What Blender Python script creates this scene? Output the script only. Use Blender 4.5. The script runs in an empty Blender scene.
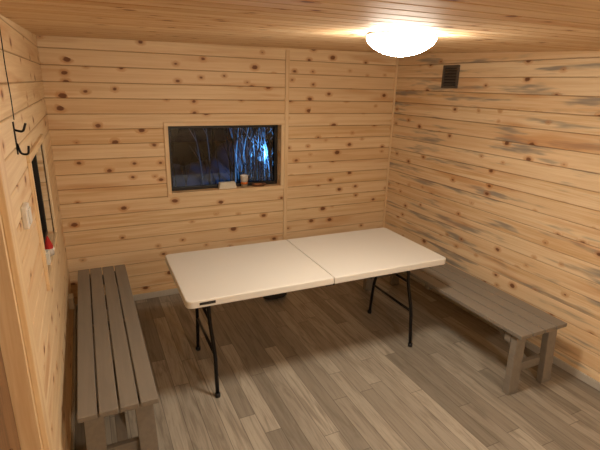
import bpy, math, random
from mathutils import Matrix, Vector
random.seed(4)
scene=bpy.context.scene
try:
    scene.view_settings.view_transform='Standard'
except Exception: pass
W=3.143; HL=2.166; SX=0.0111; SY=0.038; YF=-5.4
def ceil(x,y): return HL+SX*x+SY*y
def lin(c):
    c=c/255.; return c/12.92 if c<=.04045 else ((c+.055)/1.055)**2.4
def rgb(r,g,b): return (lin(r),lin(g),lin(b),1)

# ---------- node helpers ----------
class NT:
    def __init__(s,name):
        s.m=bpy.data.materials.new(name); s.m.use_nodes=True; s.t=s.m.node_tree; s.t.nodes.clear()
        s.out=s.t.nodes.new('ShaderNodeOutputMaterial')
    def n(s,typ,**k):
        nd=s.t.nodes.new(typ)
        for a,b in k.items(): setattr(nd,a,b)
        return nd
    def put(s,sock,v):
        if isinstance(v,bpy.types.NodeSocket): s.t.links.new(v,sock)
        else: sock.default_value=v
    def math(s,op,a,b=0.,c=0.):
        nd=s.n('ShaderNodeMath',operation=op); s.put(nd.inputs[0],a); s.put(nd.inputs[1],b)
        if op in('MULTIPLY_ADD',): s.put(nd.inputs[2],c)
        return nd.outputs[0]
    def comb(s,x,y,z=0.):
        nd=s.n('ShaderNodeCombineXYZ'); s.put(nd.inputs[0],x);s.put(nd.inputs[1],y);s.put(nd.inputs[2],z); return nd.outputs[0]
    def mix(s,f,a,b,bt='MIX'):
        nd=s.n('ShaderNodeMix',data_type='RGBA',blend_type=bt); s.put(nd.inputs[0],f); s.put(nd.inputs[6],a); s.put(nd.inputs[7],b); return nd.outputs[2]
    def rng(s,v,a,b,c=0.,d=1.,smooth=True):
        nd=s.n('ShaderNodeMapRange'); 
        if smooth: nd.interpolation_type='SMOOTHSTEP'
        s.put(nd.inputs[0],v); s.put(nd.inputs[1],a); s.put(nd.inputs[2],b); s.put(nd.inputs[3],c); s.put(nd.inputs[4],d); return nd.outputs[0]
    def noise(s,vec,scale=1.,detail=2.,rough=.5,dist=0.):
        nd=s.n('ShaderNodeTexNoise'); s.put(nd.inputs['Vector'],vec); nd.inputs['Scale'].default_value=scale; nd.inputs['Detail'].default_value=detail
        nd.inputs['Roughness'].default_value=rough; nd.inputs['Distortion'].default_value=dist; return nd.outputs[0]
    def bsdf(s,col,rough=.5,metal=0.,bump=None,bs=.2,bd=.01,spec=None,coat=0):
        b=s.n('ShaderNodeBsdfPrincipled'); s.put(b.inputs['Base Color'],col); s.put(b.inputs['Roughness'],rough); b.inputs['Metallic'].default_value=metal
        if spec is not None: b.inputs['Specular IOR Level'].default_value=spec
        if coat: b.inputs['Coat Weight'].default_value=coat
        if bump is not None:
            bn=s.n('ShaderNodeBump'); bn.inputs['Strength'].default_value=bs; bn.inputs['Distance'].default_value=bd; s.put(bn.inputs['Height'],bump); s.t.links.new(bn.outputs[0],b.inputs['Normal'])
        s.t.links.new(b.outputs[0],s.out.inputs[0]); return s.m
    def xyz(s):
        tc=s.n('ShaderNodeTexCoord'); sp=s.n('ShaderNodeSeparateXYZ'); s.t.links.new(tc.outputs['Object'],sp.inputs[0]); s.oc=tc.outputs['Object']; return sp.outputs

def pine(name,ui,vi,pw,v0=0.,seed=0.,light=(232,206,164),dark=(208,172,124),knot=(108,62,34),halo=(190,132,80),kd=1.,stain=0.,rough=.55,spec=.3,groove=.48,gw=.0044):
    t=NT(name); o=t.xyz(); u=o[ui]; v=o[vi]
    vv=t.math('SUBTRACT',v,v0); rq=t.math('DIVIDE',vv,pw); row=t.math('FLOOR',rq)
    wn=t.n('ShaderNodeTexWhiteNoise',noise_dimensions='1D'); t.put(wn.inputs['W'],t.math('ADD',row,seed+.37)); r=wn.outputs['Value']
    vor=t.n('ShaderNodeTexVoronoi',voronoi_dimensions='2D'); vor.inputs['Scale'].default_value=1.; vor.inputs['Randomness'].default_value=.95
    uu=t.math('MULTIPLY_ADD',u,4.8,t.math('MULTIPLY',r,57.)); vk=t.math('MULTIPLY_ADD',vv,7.,t.math('MULTIPLY',row,4.37))
    t.put(vor.inputs['Vector'],t.comb(uu,vk))
    dist=t.math('ADD',vor.outputs['Distance'],t.math('MULTIPLY',t.math('SUBTRACT',t.noise(t.comb(t.math('MULTIPLY',u,40.),t.math('MULTIPLY',v,60.)),1.,2.),.5),.07))
    sc=t.n('ShaderNodeSeparateColor'); t.t.links.new(vor.outputs['Color'],sc.inputs[0])
    sel=t.rng(sc.outputs[0],.42,1.05,0.,.145*kd,False)
    kn=t.rng(t.math('SUBTRACT',dist,sel),-.045,.014,1.,0.); kn=t.math('MULTIPLY',kn,t.math('GREATER_THAN',sel,.015))
    ha=t.rng(t.math('SUBTRACT',dist,sel),0.,.16,1.,0.); ha=t.math('MULTIPLY',ha,t.math('GREATER_THAN',sel,.015))
    swirl=t.math('MULTIPLY',ha,1.4)
    gv=t.comb(t.math('MULTIPLY_ADD',u,.9,t.math('MULTIPLY',r,31.)),t.math('MULTIPLY_ADD',v,26.,swirl),row)
    g1=t.noise(gv,1.,4.,.6,.5)
    gv2=t.comb(t.math('MULTIPLY_ADD',u,2.5,t.math('MULTIPLY',r,11.)),t.math('MULTIPLY_ADD',v,110.,t.math('MULTIPLY',swirl,3.)),row)
    g2=t.noise(gv2,1.,3.,.6,.2)
    g=t.rng(t.math('ADD',t.math('MULTIPLY',g1,.65),t.math('MULTIPLY',g2,.35)),.38,.64)
    col=t.mix(g,rgb(*light),rgb(*dark))
    sc2=t.n('ShaderNodeSeparateColor'); t.t.links.new(wn.outputs['Color'],sc2.inputs[0])
    col=t.mix(t.math('MULTIPLY',sc2.outputs[1],.45),col,rgb(206,160,108))
    col=t.mix(t.math('MULTIPLY',sc2.outputs[2],.4),col,rgb(243,222,186))
    if stain>0:
        st=t.rng(t.noise(t.comb(t.math('MULTIPLY_ADD',u,1.6,t.math('MULTIPLY',r,91.)),t.math('MULTIPLY',v,14.),row),1.,3.,.6),.52,.68,0.,stain)
        col=t.mix(st,col,rgb(132,126,118))
    # red-brown heartwood smears along some boards
    sm=t.rng(t.noise(t.comb(t.math('MULTIPLY_ADD',u,1.1,t.math('MULTIPLY',r,17.)),t.math('MULTIPLY',v,10.),t.math('ADD',row,9.)),1.,2.,.5),.55,.72,0.,.55)
    col=t.mix(sm,col,rgb(194,138,86))
    col=t.mix(t.math('MULTIPLY',ha,.55),col,rgb(*halo)); col=t.mix(t.math('MULTIPLY',kn,.88),col,rgb(*knot))
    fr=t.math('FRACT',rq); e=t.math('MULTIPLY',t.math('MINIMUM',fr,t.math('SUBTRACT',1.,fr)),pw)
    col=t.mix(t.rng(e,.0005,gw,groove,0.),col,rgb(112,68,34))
    return t.bsdf(col,rough,bump=g2,bs=.08,bd=.004,spec=spec)
def plainwood(name,c1,c2,axis=2,scale=1.,rough=.5):
    t=NT(name); o=t.xyz(); s=[30.,30.,30.]; s[axis]=1.5
    g=t.noise(t.comb(*[t.math('MULTIPLY',o[i],s[i]*scale) for i in range(3)]),1.,4.,.6,.3)
    col=t.mix(t.rng(g,.32,.68),rgb(*c1),rgb(*c2)); return t.bsdf(col,rough,bump=g,bs=.1,bd=.003)
def plain(name,c,rough=.5,metal=0.,bumpscale=0,bs=.1,spec=None):
    t=NT(name); o=t.xyz(); nz=t.noise(t.oc,bumpscale or 60.,3.)
    col=t.mix(t.rng(nz,.3,.7),rgb(*c),rgb(*[max(0,x-6) for x in c])); return t.bsdf(col,rough,metal,bump=nz,bs=bs,bd=.002,spec=spec)

# ---------- mesh helpers ----------
def mkobj(name,verts,faces,mat,smooth=False,parent=None,bevel=0,mi=None,segs=2):
    me=bpy.data.meshes.new(name); me.from_pydata([tuple(v) for v in verts],[],faces)
    mats=mat if isinstance(mat,list) else [mat]
    for m in mats: me.materials.append(m)
    if mi:
        for p,i in zip(me.polygons,mi): p.material_index=i
    if smooth:
        for p in me.polygons: p.use_smooth=True
    me.validate(); me.update()
    o=bpy.data.objects.new(name,me); bpy.context.collection.objects.link(o)
    if bevel:
        b=o.modifiers.new('bevel','BEVEL'); b.width=bevel; b.segments=segs; b.limit_method='ANGLE'; b.angle_limit=math.radians(40)
    if parent: o.parent=parent
    return o
def empty(name,loc=(0,0,0),rz=0):
    e=bpy.data.objects.new(name,None); e.location=loc; e.rotation_euler[2]=rz; e.empty_display_size=.1; bpy.context.collection.objects.link(e); return e
class MB:
    def __init__(s): s.v=[];s.f=[];s.mi=[]
    def add(s,v,f,m=0):
        n=len(s.v); s.v+= [Vector(q) for q in v]; s.f+=[tuple(i+n for i in q) for q in f]; s.mi+=[m]*len(f); return s
    def box(s,a,b,m=0):
        v=[((a,b)[i][0],(a,b)[j][1],(a,b)[k][2]) for i in(0,1) for j in(0,1) for k in(0,1)]
        return s.add(v,[(0,1,3,2),(4,6,7,5),(0,4,5,1),(2,3,7,6),(0,2,6,4),(1,5,7,3)],m)
    def beam(s,p0,p1,w,t,wdir,m=0):
        p0=Vector(p0);p1=Vector(p1);d=(p1-p0).normalized();w1=Vector(wdir);w1=(w1-d*w1.dot(d)).normalized();t1=d.cross(w1)
        v=[]
        for p in(p0,p1):
            for a,b in((-1,-1),(1,-1),(1,1),(-1,1)): v.append(p+w1*a*w/2+t1*b*t/2)
        return s.add(v,[(3,2,1,0),(4,5,6,7),(0,1,5,4),(1,2,6,5),(2,3,7,6),(3,0,4,7)],m)
    def tube(s,pts,r,n=10,m=0):
        pts=[Vector(p) for p in pts]; rs=r if isinstance(r,list) else [r]*len(pts)
        prev=None; v=[]
        for i,p in enumerate(pts):
            d=(pts[min(i+1,len(pts)-1)]-pts[max(i-1,0)]).normalized()
            if prev is None: a=d.orthogonal().normalized()
            else: a=(prev-d*prev.dot(d)).normalized()
            prev=a; b=d.cross(a)
            for k in range(n):
                t=2*math.pi*k/n; v.append(p+(a*math.cos(t)+b*math.sin(t))*rs[i])
        f=[(i*n+k,i*n+(k+1)%n,(i+1)*n+(k+1)%n,(i+1)*n+k) for i in range(len(pts)-1) for k in range(n)]
        f+=[tuple(reversed(range(n))),tuple((len(pts)-1)*n+k for k in range(n))]
        return s.add(v,f,m)
    def lathe(s,prof,c=(0,0,0),n=32,m=0):
        v=[];c=Vector(c)
        for r,z in prof:
            for k in range(n):
                t=2*math.pi*k/n; v.append(c+Vector((r*math.cos(t),r*math.sin(t),z)))
        f=[(i*n+k,i*n+(k+1)%n,(i+1)*n+(k+1)%n,(i+1)*n+k) for i in range(len(prof)-1) for k in range(n)]
        return s.add(v,f,m)
    def obj(s,name,mat,**k): return mkobj(name,s.v,s.f,mat,mi=s.mi,**k)
def arc(pts,rad=.03,n=6):
    """round the corners of a polyline"""
    pts=[Vector(p) for p in pts]; out=[pts[0]]
    for i in range(1,len(pts)-1):
        a,b,c=pts[i-1],pts[i],pts[i+1]; r=min(rad,(a-b).length*.45,(c-b).length*.45)
        p=b+(a-b).normalized()*r; q=b+(c-b).normalized()*r
        for k in range(n+1):
            t=k/n; out.append(p*(1-t)**2+b*2*t*(1-t)+q*t*t)
    out.append(pts[-1]); return out

# ---------- room shell: boards with V-grooves ----------
PW=.116
def boards(mb,mapf,u0,u1,v0,v1,pw,off=0.,g=.005,d=.006,topf=None):
    """mapf(u,v,depth)->xyz ; depth>0 goes into the wall"""
    k=math.floor((v0-off)/pw)
    while off+k*pw<v1-1e-6:
        a=max(v0,off+k*pw); b=min(v1,off+(k+1)*pw); k+=1
        if b-a<1e-4: continue
        gg=min(g,(b-a)/3)
        P=[(a,d),(a+gg,0),(b-gg,0),(b,d)]
        v=[mapf(u,q,dd) for q,dd in P for u in(u0,u1)]
        mb.add(v,[(0,1,3,2),(2,3,5,4),(4,5,7,6)])
def wall(name,mapf,u0,u1,z1,mat,holes,thick=.14,back=None):
    mb=MB()
    us=[(u0,u1,0,z1)]
    if holes:
        rects=[];cur=u0
        for (a,b,c,d) in holes:
            rects+= [(cur,a,0,z1),(a,b,0,c),(a,b,d,z1)] if c>0 else [(cur,a,0,z1),(a,b,d,z1)]
            cur=b
        rects.append((cur,u1,0,z1)); us=rects
    for a,b,c,d in us:
        if b-a<1e-5 or d-c<1e-5: continue
        boards(mb,mapf,a,b,c,d,PW)
        v=[mapf(u,z,t) for u in(a,b) for z in(c,d) for t in(.006,thick)]
        mb.add(v,[(0,1,3,2),(4,6,7,5),(0,4,5,1),(2,3,7,6),(1,5,7,3)])
    return mb.obj(name,mat)
WX0,WX1,WZ0,WZ1=.865,1.885,.955,1.525
LY0,LY1=-1.62,-.82
DY0,DY1,DZ=-3.28,-2.43,1.93
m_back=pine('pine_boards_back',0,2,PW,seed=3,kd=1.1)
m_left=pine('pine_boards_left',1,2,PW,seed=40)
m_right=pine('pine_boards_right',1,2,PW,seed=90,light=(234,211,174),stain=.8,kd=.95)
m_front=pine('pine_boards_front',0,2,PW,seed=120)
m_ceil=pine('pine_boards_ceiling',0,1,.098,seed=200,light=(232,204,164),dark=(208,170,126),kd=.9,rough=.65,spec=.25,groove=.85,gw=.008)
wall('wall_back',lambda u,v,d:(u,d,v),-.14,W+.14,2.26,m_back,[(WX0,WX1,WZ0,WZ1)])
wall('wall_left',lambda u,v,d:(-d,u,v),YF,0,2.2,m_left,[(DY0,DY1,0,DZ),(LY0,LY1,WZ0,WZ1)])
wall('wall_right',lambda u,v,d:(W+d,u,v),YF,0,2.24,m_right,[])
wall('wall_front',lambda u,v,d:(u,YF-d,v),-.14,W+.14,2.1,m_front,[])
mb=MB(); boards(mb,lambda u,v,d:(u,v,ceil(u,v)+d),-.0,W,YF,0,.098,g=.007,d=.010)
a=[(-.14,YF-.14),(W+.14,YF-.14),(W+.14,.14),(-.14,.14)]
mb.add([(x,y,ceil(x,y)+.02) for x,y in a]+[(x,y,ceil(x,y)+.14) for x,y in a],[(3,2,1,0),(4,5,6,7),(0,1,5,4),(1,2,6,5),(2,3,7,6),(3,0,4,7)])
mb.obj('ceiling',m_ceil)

# floor: grey-brown wood-look laminate running toward the back wall
t=NT('laminate_floor'); o=t.xyz(); x,y=o[0],o[1]; sw=.098
si=t.math('FLOOR',t.math('DIVIDE',x,sw)); wn=t.n('ShaderNodeTexWhiteNoise',noise_dimensions='1D'); t.put(wn.inputs['W'],t.math('ADD',si,.5))
yy=t.math('ADD',t.math('DIVIDE',y,.95),t.math('MULTIPLY',wn.outputs[0],13.)); pi=t.math('FLOOR',yy)
w2=t.n('ShaderNodeTexWhiteNoise',noise_dimensions='2D'); t.put(w2.inputs['Vector'],t.comb(t.math('ADD',si,.5),t.math('ADD',pi,.5)))
sc=t.n('ShaderNodeSeparateColor'); t.t.links.new(w2.outputs['Color'],sc.inputs[0])
gz=t.math('ADD',t.math('MULTIPLY',si,3.3),t.math('MULTIPLY',pi,7.7))
g=t.noise(t.comb(t.math('MULTIPLY',x,22.),t.math('MULTIPLY',y,2.2),gz),1.,4.,.6,1.1)
g2=t.noise(t.comb(t.math('MULTIPLY',x,150.),t.math('MULTIPLY',y,5.),gz),1.,3.,.6)
col=t.mix(sc.outputs[0],rgb(130,121,107),rgb(170,160,143))
col=t.mix(t.math('MULTIPLY',t.rng(g,.42,.70),.6),col,rgb(104,94,80))
col=t.mix(t.math('MULTIPLY',t.rng(g2,.45,.7),.3),col,rgb(96,88,76))
fx=t.math('FRACT',t.math('DIVIDE',x,sw)); e=t.math('MINIMUM',fx,t.math('SUBTRACT',1.,fx)); fy=t.math('FRACT',yy); e2=t.math('MULTIPLY',t.math('MINIMUM',fy,t.math('SUBTRACT',1.,fy)),9.)
ed=t.rng(t.math('MINIMUM',e,e2),.0,.032,.7,0.)
col=t.mix(ed,col,rgb(62,54,45))
m_floor=t.bsdf(col,t.rng(g,.3,.7,.42,.55),bump=g2,bs=.06,bd=.002,spec=.35)
MB().box((-.14,YF-.14,-.1),(W+.14,.14,0)).obj('floor',m_floor)

m_trim=plainwood('pine_trim_vertical',(234,208,166),(216,182,136),2)
m_trimx=plainwood('pine_trim_x',(234,208,166),(216,182,136),0)
m_trimy=plainwood('pine_trim_y',(234,208,166),(216,182,136),1)
m_skirt=plain('skirting_paint',(184,178,166),.5)
MB().box((0,-.013,0),(W,0,.055)).obj('baseboard_back',m_skirt,bevel=.003)
MB().box((W-.013,YF,0),(W,-.013,.055)).obj('baseboard_right',m_skirt,bevel=.003)
MB().box((0,DY1+.1,0),(.013,-.013,.055)).obj('baseboard_left',m_skirt,bevel=.003)
MB().box((1.920,-.016,.055),(1.957,0,2.17)).obj('trim_1',m_trim,bevel=.003)
MB().box((W-.016,-.016,.055),(W,0,2.19)).obj('trim_2',m_trim,bevel=.003)

# ---------- windows ----------
m_black=plain('black_window_frame',(22,21,20),.4)
t=NT('window_glass'); fr=t.n('ShaderNodeFresnel'); fr.inputs[0].default_value=1.45; tr=t.n('ShaderNodeBsdfTransparent'); gl=t.n('ShaderNodeBsdfGlossy'); gl.inputs['Roughness'].default_value=.02
tr.inputs[0].default_value=(.8,.86,.92,1); ms=t.n('ShaderNodeMixShader'); t.t.links.new(fr.outputs[0],ms.inputs[0]); t.t.links.new(tr.outputs[0],ms.inputs[1]); t.t.links.new(gl.outputs[0],ms.inputs[2]); t.t.links.new(ms.outputs[0],t.out.inputs[0]); m_glass=t.m
def window(name,mapb,u0,u1,z0,z1,rec,mx,tn):
    def bx(mb,a,b):
        p=mapb(*a);q=mapb(*b); mb.box([min(p[i],q[i]) for i in range(3)],[max(p[i],q[i]) for i in range(3)])
    tw=.034
    mb=MB(); bx(mb,(u0-tw,z1,-.014),(u1+tw,z1+tw,0)); bx(mb,(u0-tw,z0-tw,-.014),(u1+tw,z0,0)); mb.obj('trim_%d'%tn,mx,bevel=.002)
    mb=MB(); bx(mb,(u0-tw,z0,-.014),(u0,z1,0)); bx(mb,(u1,z0,-.014),(u1+tw,z1,0)); mb.obj('trim_%d'%(tn+1),m_trim,bevel=.002)
    e=empty(name); f=.03; A,B,C,D=u0,u1,z0,z1; R0,R1=rec,rec+.045
    mb=MB(); bx(mb,(A,C,R0),(B,C+f,R1)); bx(mb,(A,D-f,R0),(B,D,R1)); bx(mb,(A,C+f,R0),(A+f,D-f,R1)); bx(mb,(B-f,C+f,R0),(B,D-f,R1)); mb.obj('frame',m_black,parent=e,bevel=.003)
    mb=MB(); bx(mb,(A+f,C+f,rec+.02),(B-f,D-f,rec+.024)); mb.obj('glass',m_glass,parent=e)
    return e
window('window_1',lambda u,v,d:(u,d,v),WX0,WX1,WZ0,WZ1,.075,m_trimx,3)
window('window_2',lambda u,v,d:(-d,u,v),LY0,LY1,WZ0,WZ1,.035,m_trimy,5)

# ---------- door in left wall ----------
e=empty('door_1'); m_door=plainwood('brown_door_wood',(140,104,70),(108,76,48),2,rough=.45)
m_metal=plain('brushed_metal',(170,165,155),.3,1.)
MB().box((-.1,DY0+.03,.01),(-.055,DY1-.03,DZ-.03)).obj('leaf',m_door,parent=e,bevel=.004)
mb=MB()
for a,b in((.12,.85),(1.0,1.8)): 
    mb.box((-.056,DY0+.16,a),(-.046,DY1-.16,b))
mb.obj('panels',m_door,parent=e,bevel=.006)
mb=MB().box((-.14,DY0,0),(0,DY0+.03,DZ)).box((-.14,DY1-.03,0),(0,DY1,DZ)).box((-.14,DY0,DZ-.03),(0,DY1,DZ)); mb.obj('jamb',m_trim,parent=e)
mb=MB().box((0,DY1-.005,0),(.018,DY1+.095,DZ+.09)).box((0,DY0-.095,0),(.018,DY0+.005,DZ+.09)).box((0,DY0+.005,DZ-.005),(.018,DY1-.005,DZ+.09)); mb.obj('casing',m_trim,parent=e,bevel=.003)
MB().tube(arc([(-.055,DY0+.1,1.0),(-.01,DY0+.1,1.0),(-.01,DY0+.22,1.0)],.015),.009).box((-.056,DY0+.08,.93),(-.051,DY0+.12,1.05)).obj('handle',m_metal,parent=e,smooth=False)

# ---------- ceiling lamp, added fill lamp ----------
m_white=plain('white_metal',(225,220,210),.4)
def lamp(name,lx,ly,L):
    e=empty(name,(lx,ly,ceil(lx,ly)))
    MB().lathe([(0,.006),(.144,.006),(.150,-.004),(.150,-.009),(.145,-.012),(.05,-.012),(0,-.012)]).obj('base_plate',m_white,smooth=True,parent=e)
    t=NT(name+'_glowing_glass'); em=t.n('ShaderNodeEmission'); em.inputs[0].default_value=(1,.9,.765,1); em.inputs[1].default_value=L; t.t.links.new(em.outputs[0],t.out.inputs[0])
    prof=[(.144,-.009),(.149,-.022),(.142,-.037),(.125,-.054),(.100,-.069),(.068,-.082),(.034,-.090),(.001,-.093)]
    mb=MB(); mb.lathe(list(reversed(prof)),n=32); mb.obj('glass_shade',t.m,smooth=True,parent=e)
lamp('ceiling_lamp',1.52,-2.18,114.)
lamp('added_fill_lamp',1.5,-4.6,155.)  # unseen copy of the lamp, added behind the camera to even out the light

# ---------- folding table ----------
tab=empty('folding_table',(.638,-1.665,0),-.011)
TL,TW,TH=1.825,.772,.74
t=NT('blow_moulded_plastic'); t.xyz(); nz=t.noise(t.oc,420.,2.); m_plast=t.bsdf(rgb(212,207,196),.42,bump=nz,bs=.12,bd=.0008)
m_tube=plain('dark_steel_tube',(34,33,34),.35,.6)
def rrect(x0,x1,y0,y1,rl,rr,n=6):
    pts=[]
    for cx,cy,a0,r in((x1-rr,y1-rr,0,rr),(x0+rl,y1-rl,90,rl),(x0+rl,y0+rl,180,rl),(x1-rr,y0+rr,270,rr)):
        for k in range(n+1):
            a=math.radians(a0+90*k/n); pts.append((cx+r*math.cos(a),cy+r*math.sin(a)))
    return pts
def slab(name,x0,x1,rl,rr):
    n=None; lv=[(.004,TH-.046),(0.,TH-.042),(0,TH-.007),(.002,TH-.002),(.007,TH)]
    v=[];f=[]
    for ins,z in lv:
        p=rrect(x0+ins,x1-ins,ins,TW-ins,max(rl-ins,.001),max(rr-ins,.001)); n=len(p); v+=[(a,b,z) for a,b in p]
    for i in range(len(lv)-1):
        for k in range(n): f.append((i*n+k,i*n+(k+1)%n,(i+1)*n+(k+1)%n,(i+1)*n+k))
    f.append(tuple(reversed(range(n)))); f.append(tuple((len(lv)-1)*n+k for k in range(n)))
    return mkobj(name,v,f,m_plast,parent=tab)
slab('top_half_1',0,TL/2-.002,.035,.006); slab('top_half_2',TL/2+.002,TL,.006,.035)
mb=MB(); 
for v in(.06,TW-.06): mb.box((.08,v-.012,TH-.07),(TL/2-.01,v+.012,TH-.045)); mb.box((TL/2+.01,v-.012,TH-.07),(TL-.08,v+.012,TH-.045))
mb.obj('side_rails',m_tube,parent=tab)
mb=MB(); mb.box((TL/2-.03,.05,TH-.078),(TL/2+.03,.075,TH-.05)).box((TL/2-.03,TW-.075,TH-.078),(TL/2+.03,TW-.05,TH-.05)); mb.obj('hinges',m_tube,parent=tab)
for idx,(uf,ut,ub) in enumerate(((.18,.165,.50),(1.671,1.66,1.325))):
    mb=MB(); r=.0125
    vf0,vb0=.113,.675
    mb.tube(arc([(uf,vf0,0.),(uf,vf0+.03,.28),(ut,.20,.50),(ut,.22,.685)],.05),r)
    mb.tube(arc([(uf,vb0,0.),(uf,vb0-.03,.28),(ut,TW-.20,.50),(ut,TW-.22,.685)],.05),r)
    mb.tube([(uf,vf0+.03,.28),(uf,vb0-.03,.28)],.010)
    mb.tube([(ut,.06,.685),(ut,TW-.06,.685)],.0125)
    mb.tube([(ut,.20,.50),(ut,TW-.20,.50)],.009)
    mb.tube([(ut,.34,.50),(ub,.36,.68)],.007); mb.tube([(ut,TW-.34,.50),(ub,TW-.36,.68)],.007); mb.tube([(ub,.06,.683),(ub,TW-.06,.683)],.008)
    for v in(vf0,vb0): mb.lathe([(0.,0.),(.017,0.),(.017,.025),(.0,.027)],(uf,v,0),12,1)
    mb.obj('leg_frame_%d'%(idx+1),[m_tube,plain('rubber_foot_%d'%idx,(20,20,20),.7)],smooth=True,parent=tab)
MB().box((.07,-.0012,TH-.030),(.16,.001,TH-.014)).obj('edge_label',plain('dark_label',(40,38,38),.5),parent=tab)

# ---------- benches ----------
m_bench=plainwood('grey_bench_paint',(128,120,108),(120,112,101),1,1.,.5)
def bench(name,x0,x1,y0,y1,h):
    mb=MB(); n=4; gap=.008; w=(x1-x0-gap*(n-1))/n; tk=.028
    for i in range(n):
        a=x0+i*(w+gap); mb.box((a,y0,h-tk),(a+w,y1,h))
    for yb,s in((y0+.11,1),(y1-.11,-1),):
        mb.box((x0+.02,yb-.022,h-tk-.07),(x1-.02,yb+.022,h-tk))
        for xx,sg in((x0+.065,-1),(x1-.065,1)):
            mb.beam((xx,yb-s*.045,h-tk-.002),(xx+sg*.012,yb-s*.065,0.012),.085,.045,(1,0,0))
            mb.box((xx+sg*.012-.0425,yb-s*.065-.0225,0),(xx+sg*.012+.0425,yb-s*.065+.0225,.03))
        mb.box((x0+.06,yb-s*.028-.016,.12),(x1-.06,yb-s*.028+.016,.185))
        xm=(x0+x1)/2
        mb.beam((xm,yb-s*.02,.155),(xm,yb+s*.36,h-tk-.02),.05,.035,(1,0,0))
    ym=(y0+y1)/2
    mb.box((x0+.02,ym-.022,h-tk-.045),(x1-.02,ym+.022,h-tk))
    return mb.obj(name,m_bench,bevel=.004)
bench('slatted_bench',.075,.422,-2.013,-.235,.45)
bench('slatted_bench.001',2.515,2.941,-2.311,-.55,.45)

# ---------- vent ----------
e=empty('wall_vent',(W,-.77,1.98)); m_vent=plain('grey_vent_plastic',(84,76,68),.5); m_vd=plain('dark_vent_inside',(40,35,31),.7)
mb=MB(); s=.095;i=.072
mb.box((-.014,-s,i),(0,s,s)).box((-.014,-s,-s),(0,s,-i)).box((-.014,-s,-i),(0,-i,i)).box((-.014,i,-i),(0,s,i)); mb.obj('frame',m_vent,parent=e,bevel=.003)
MB().box((-.003,-i,-i),(-.0005,i,i)).obj('back',m_vd,parent=e)
mb=MB()
for k in range(6):
    z=-i+.012+k*.024; mb.beam((-.007,-i,z),(-.007,i,z),.016,.003,(.5,0,1))
mb.obj('louvres',m_vent,parent=e)

# ---------- hook + cord, switch, socket ----------
m_iron=plain('black_iron',(22,20,19),.45,.5)
mb=MB(); hy,hz=-1.90,1.66
mb.box((0,hy-.009,hz-.06),(.004,hy+.009,hz+.06))
mb.tube(arc([(.003,hy,hz+.03),(.03,hy-.005,hz+.022),(.042,hy-.01,hz+.055)],.015),.0042)
mb.tube(arc([(.003,hy,hz-.02),(.012,hy,hz-.06),(.036,hy,hz-.062),(.04,hy,hz-.03)],.016),.0042)
mb.obj('coat_hook',m_iron,smooth=True)
pts=[(.008,hy-.010+.008*math.sin(k*.9),2.08-k*.032) for k in range(12)]
MB().tube(pts,.0018,8).obj('hanging_cord',m_iron,smooth=True)
m_pl=plain('white_switch_plastic',(226,220,208),.4)
e=empty('light_switch',(0,-2.02,1.39)); MB().box((0,-.042,-.042),(.02,.042,.042)).obj('plate',m_pl,parent=e,bevel=.005); MB().box((.02,-.025,-.028),(.026,.025,.028)).obj('rocker',m_pl,parent=e,bevel=.002)
e=empty('wall_socket',(0,-.484,.31)); MB().box((0,-.045,-.045),(.035,.045,.045)).obj('plate',m_pl,parent=e,bevel=.005)
MB().tube([(.036,0,0),(.030,0,0)],.02,20).obj('outlet',m_vd,parent=e)

# ---------- things on the window sills ----------
sz=WZ0
mb=MB()
for k in range(5): mb.box((1.29+.002*k,.012-.002*k+.0,sz+.012*k),(1.455-.003*k,.056,sz+.012*k+.0105))
mb.obj('napkin_stack',plain('cream_paper',(232,224,204),.8),bevel=.003)
e=empty('paper_cup',(1.535,.033,sz))
m_cup=plain('white_paper',(238,234,226),.7)
MB().lathe([(0,.002),(.026,.002),(.027,0),(.036,.108),(.038,.11),(.036,.112),(.034,.109),(.026,.006),(0,.006)],n=24).obj('cup',m_cup,smooth=True,parent=e)
MB().lathe([(.0298,.03),(.0304,.03),(.0325,.052),(.0318,.052)],n=24).obj('orange_band',plain('orange_print',(214,120,52),.6),smooth=True,parent=e)
e=empty('snack_tray',(1.68,.033,sz)); e.scale=(1,.5,1)
MB().lathe([(0,.0),(.05,.0),(.072,.022),(.075,.022),(.052,-.0),(.05,.003),(0,.003)],n=24).obj('dish',plain('brown_dish',(120,74,44),.5),smooth=True,parent=e)
mb=MB()
for k in range(7):
    a=k*.9; c=(.028*math.cos(a)*(k>0),.02*math.sin(a)*(k>0),.015); mb.lathe([(0.001,-.01),(.01,-.008),(.014,0),(.01,.008),(.001,.01)],c,10)
mb.obj('nuts',plain('nut_brown',(168,112,64),.6),smooth=True,parent=e)
e=empty('gnome_figurine',(-.005,-1.24,sz)); e.scale=(.75,.8,.8)
MB().lathe([(0,0),(.03,0),(.034,.02),(.03,.05),(.02,.062),(0,.064)],n=20).obj('body',plain('grey_felt',(190,180,168),.9),smooth=True,parent=e)
MB().lathe([(.032,.05),(.028,.07),(.016,.105),(.004,.135),(.0,.138)],n=20).obj('hat',plain('red_felt',(176,40,32),.9),smooth=True,parent=e)
MB().lathe([(.0,-.03),(.012,-.015),(.016,0),(.010,.012),(0,.014)],(.022,0,.045),12).obj('beard',plain('white_wool',(235,230,220),.9),smooth=True,parent=e)
MB().box((-.03,-1.40,sz),(.006,-1.34,sz+.06)).box((-.027,-1.397,sz+.06),(.003,-1.343,sz+.068)).obj('small_carton',plain('carton_white',(222,214,196),.7),bevel=.002)

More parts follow.
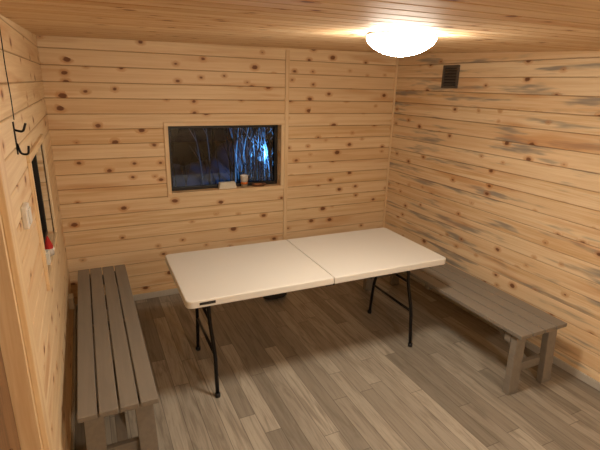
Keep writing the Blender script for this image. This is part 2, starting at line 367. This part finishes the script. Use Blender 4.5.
# ---------- dark bag on the floor by the back wall ----------
mb=MB(); e=empty('duffel_bag',(1.66,-.42,0))
n=16;pr=[]
for i,(xx,s) in enumerate([(-.11,.3),(-.105,.75),(-.07,1.),(0,1.04),(.07,1.),(.105,.75),(.11,.3)]):
    for k in range(n):
        a=2*math.pi*k/n; ca,sa=math.cos(a),math.sin(a)
        pr.append((xx,.07*s*math.copysign(abs(ca)**.7,ca),.062+.062*s*math.copysign(abs(sa)**.7,sa)))
f=[(i*n+k,i*n+(k+1)%n,(i+1)*n+(k+1)%n,(i+1)*n+k) for i in range(6) for k in range(n)]+[tuple(reversed(range(n))),tuple(6*n+k for k in range(n))]
mb.add(pr,f); m_bag=plain('dark_fabric',(40,36,34),.85); mb.obj('body',m_bag,smooth=True,parent=e)
MB().tube(arc([(-.05,-.03,.11),(-.045,-.03,.16),(.045,-.03,.16),(.05,-.03,.11)],.03),.006).obj('handle',m_bag,smooth=True,parent=e)

# ---------- outside: night yard ----------
t=NT('night_ground'); t.xyz(); nz=t.noise(t.oc,3.,4.); m_g=t.bsdf(t.mix(nz,rgb(26,27,24),rgb(48,50,46)),.9)
MB().box((-8,.16,-.45),(12,14,-.35)).obj('ground',m_g)
mb=MB(); nx,nyy=40,14; v=[]
for j in range(nyy+1):
    for i in range(nx+1):
        xx=.2+i*.13; q=j/nyy; yy_=5.3+q*1.4; hz_=-.36+1.0*math.sin(q*math.pi*.62)*(.35+.65*math.exp(-((xx-3.6)/.8)**2))+.05*math.sin(xx*5+q*4)+.04*math.sin(xx*11.3-q*9)
        v.append((xx,yy_,hz_))
mb.add(v,[(j*(nx+1)+i,j*(nx+1)+i+1,(j+1)*(nx+1)+i+1,(j+1)*(nx+1)+i) for j in range(nyy) for i in range(nx)])
mb.obj('snow_bank',plain('dirty_snow',(96,104,112),.8),smooth=True)
m_stem=plain('dark_bark',(70,68,56),.8)
m_stem2=plain('pale_bark',(150,150,142),.8)
def shrub(name,mat,N,bxf,byf,r0):
    mb=MB()
    for k in range(N):
        bx=bxf(); by=byf(); h=random.uniform(1.0,2.3); lx_=random.uniform(-.4,.4); ly_=random.uniform(-.2,.2)
        pp=[(bx+lx_*q*q,by+ly_*q*q,-.36+h*q) for q in(0,.25,.5,.75,1)]
        mb.tube(pp,[r0,r0*.85,r0*.7,r0*.45,.002],5)
        for j in range(3):
            q=random.uniform(.25,.85); s0=Vector((bx+lx_*q*q,by+ly_*q*q,-.36+h*q)); mb.tube([s0,s0+Vector((random.uniform(-.25,.25),random.uniform(-.1,.1),random.uniform(.15,.45)))],[r0*.5,.002],5)
    mb.obj(name,mat)
shrub('bare_shrub',m_stem,26,lambda:random.uniform(1.0,2.9),lambda:random.uniform(1.6,3.0),.013)
shrub('bare_shrub.001',m_stem2,46,lambda:random.gauss(3.35,.42),lambda:random.uniform(4.0,5.2),.017)
e=empty('blue_garden_light',(3.45,4.7,-.35))
MB().tube([(0,0,0),(0,0,.72)],.015).obj('post',m_iron,parent=e)
t=NT('blue_glow'); em=t.n('ShaderNodeEmission'); em.inputs[0].default_value=(.2,.5,1,1); em.inputs[1].default_value=1.6; t.t.links.new(em.outputs[0],t.out.inputs[0])
MB().lathe([(0,-.05),(.04,-.035),(.05,0),(.04,.035),(0,.05)],(0,0,.77),16).obj('globe',t.m,smooth=True,parent=e)
l=bpy.data.lights.new('blue_bulb','POINT'); l.color=(.10,.38,1); l.energy=60; l.shadow_soft_size=.05; lo=bpy.data.objects.new('blue_bulb',l); lo.location=(0,-.15,.9); lo.parent=e; bpy.context.collection.objects.link(lo)

w=bpy.data.worlds.new('night'); scene.world=w; w.use_nodes=True; w.node_tree.nodes['Background'].inputs[0].default_value=(.002,.003,.004,1); w.node_tree.nodes['Background'].inputs[1].default_value=1.

# ---------- camera ----------
yaw,pitch,roll=.449,.303,.027
fw=Vector((math.sin(yaw)*math.cos(pitch),math.cos(yaw)*math.cos(pitch),-math.sin(pitch)))
r=Vector((math.cos(yaw),-math.sin(yaw),0)); u=r.cross(fw)
r2=r*math.cos(roll)+u*math.sin(roll); u2=-r*math.sin(roll)+u*math.cos(roll)
cam=bpy.data.cameras.new('camera'); co=bpy.data.objects.new('camera',cam); bpy.context.collection.objects.link(co)
cam.sensor_width=36; cam.lens=446.439*36/600; cam.clip_start=.02
co.matrix_world=Matrix(((r2[0],u2[0],-fw[0],.238),(r2[1],u2[1],-fw[1],-3.882),(r2[2],u2[2],-fw[2],1.876),(0,0,0,1)))
scene.camera=co
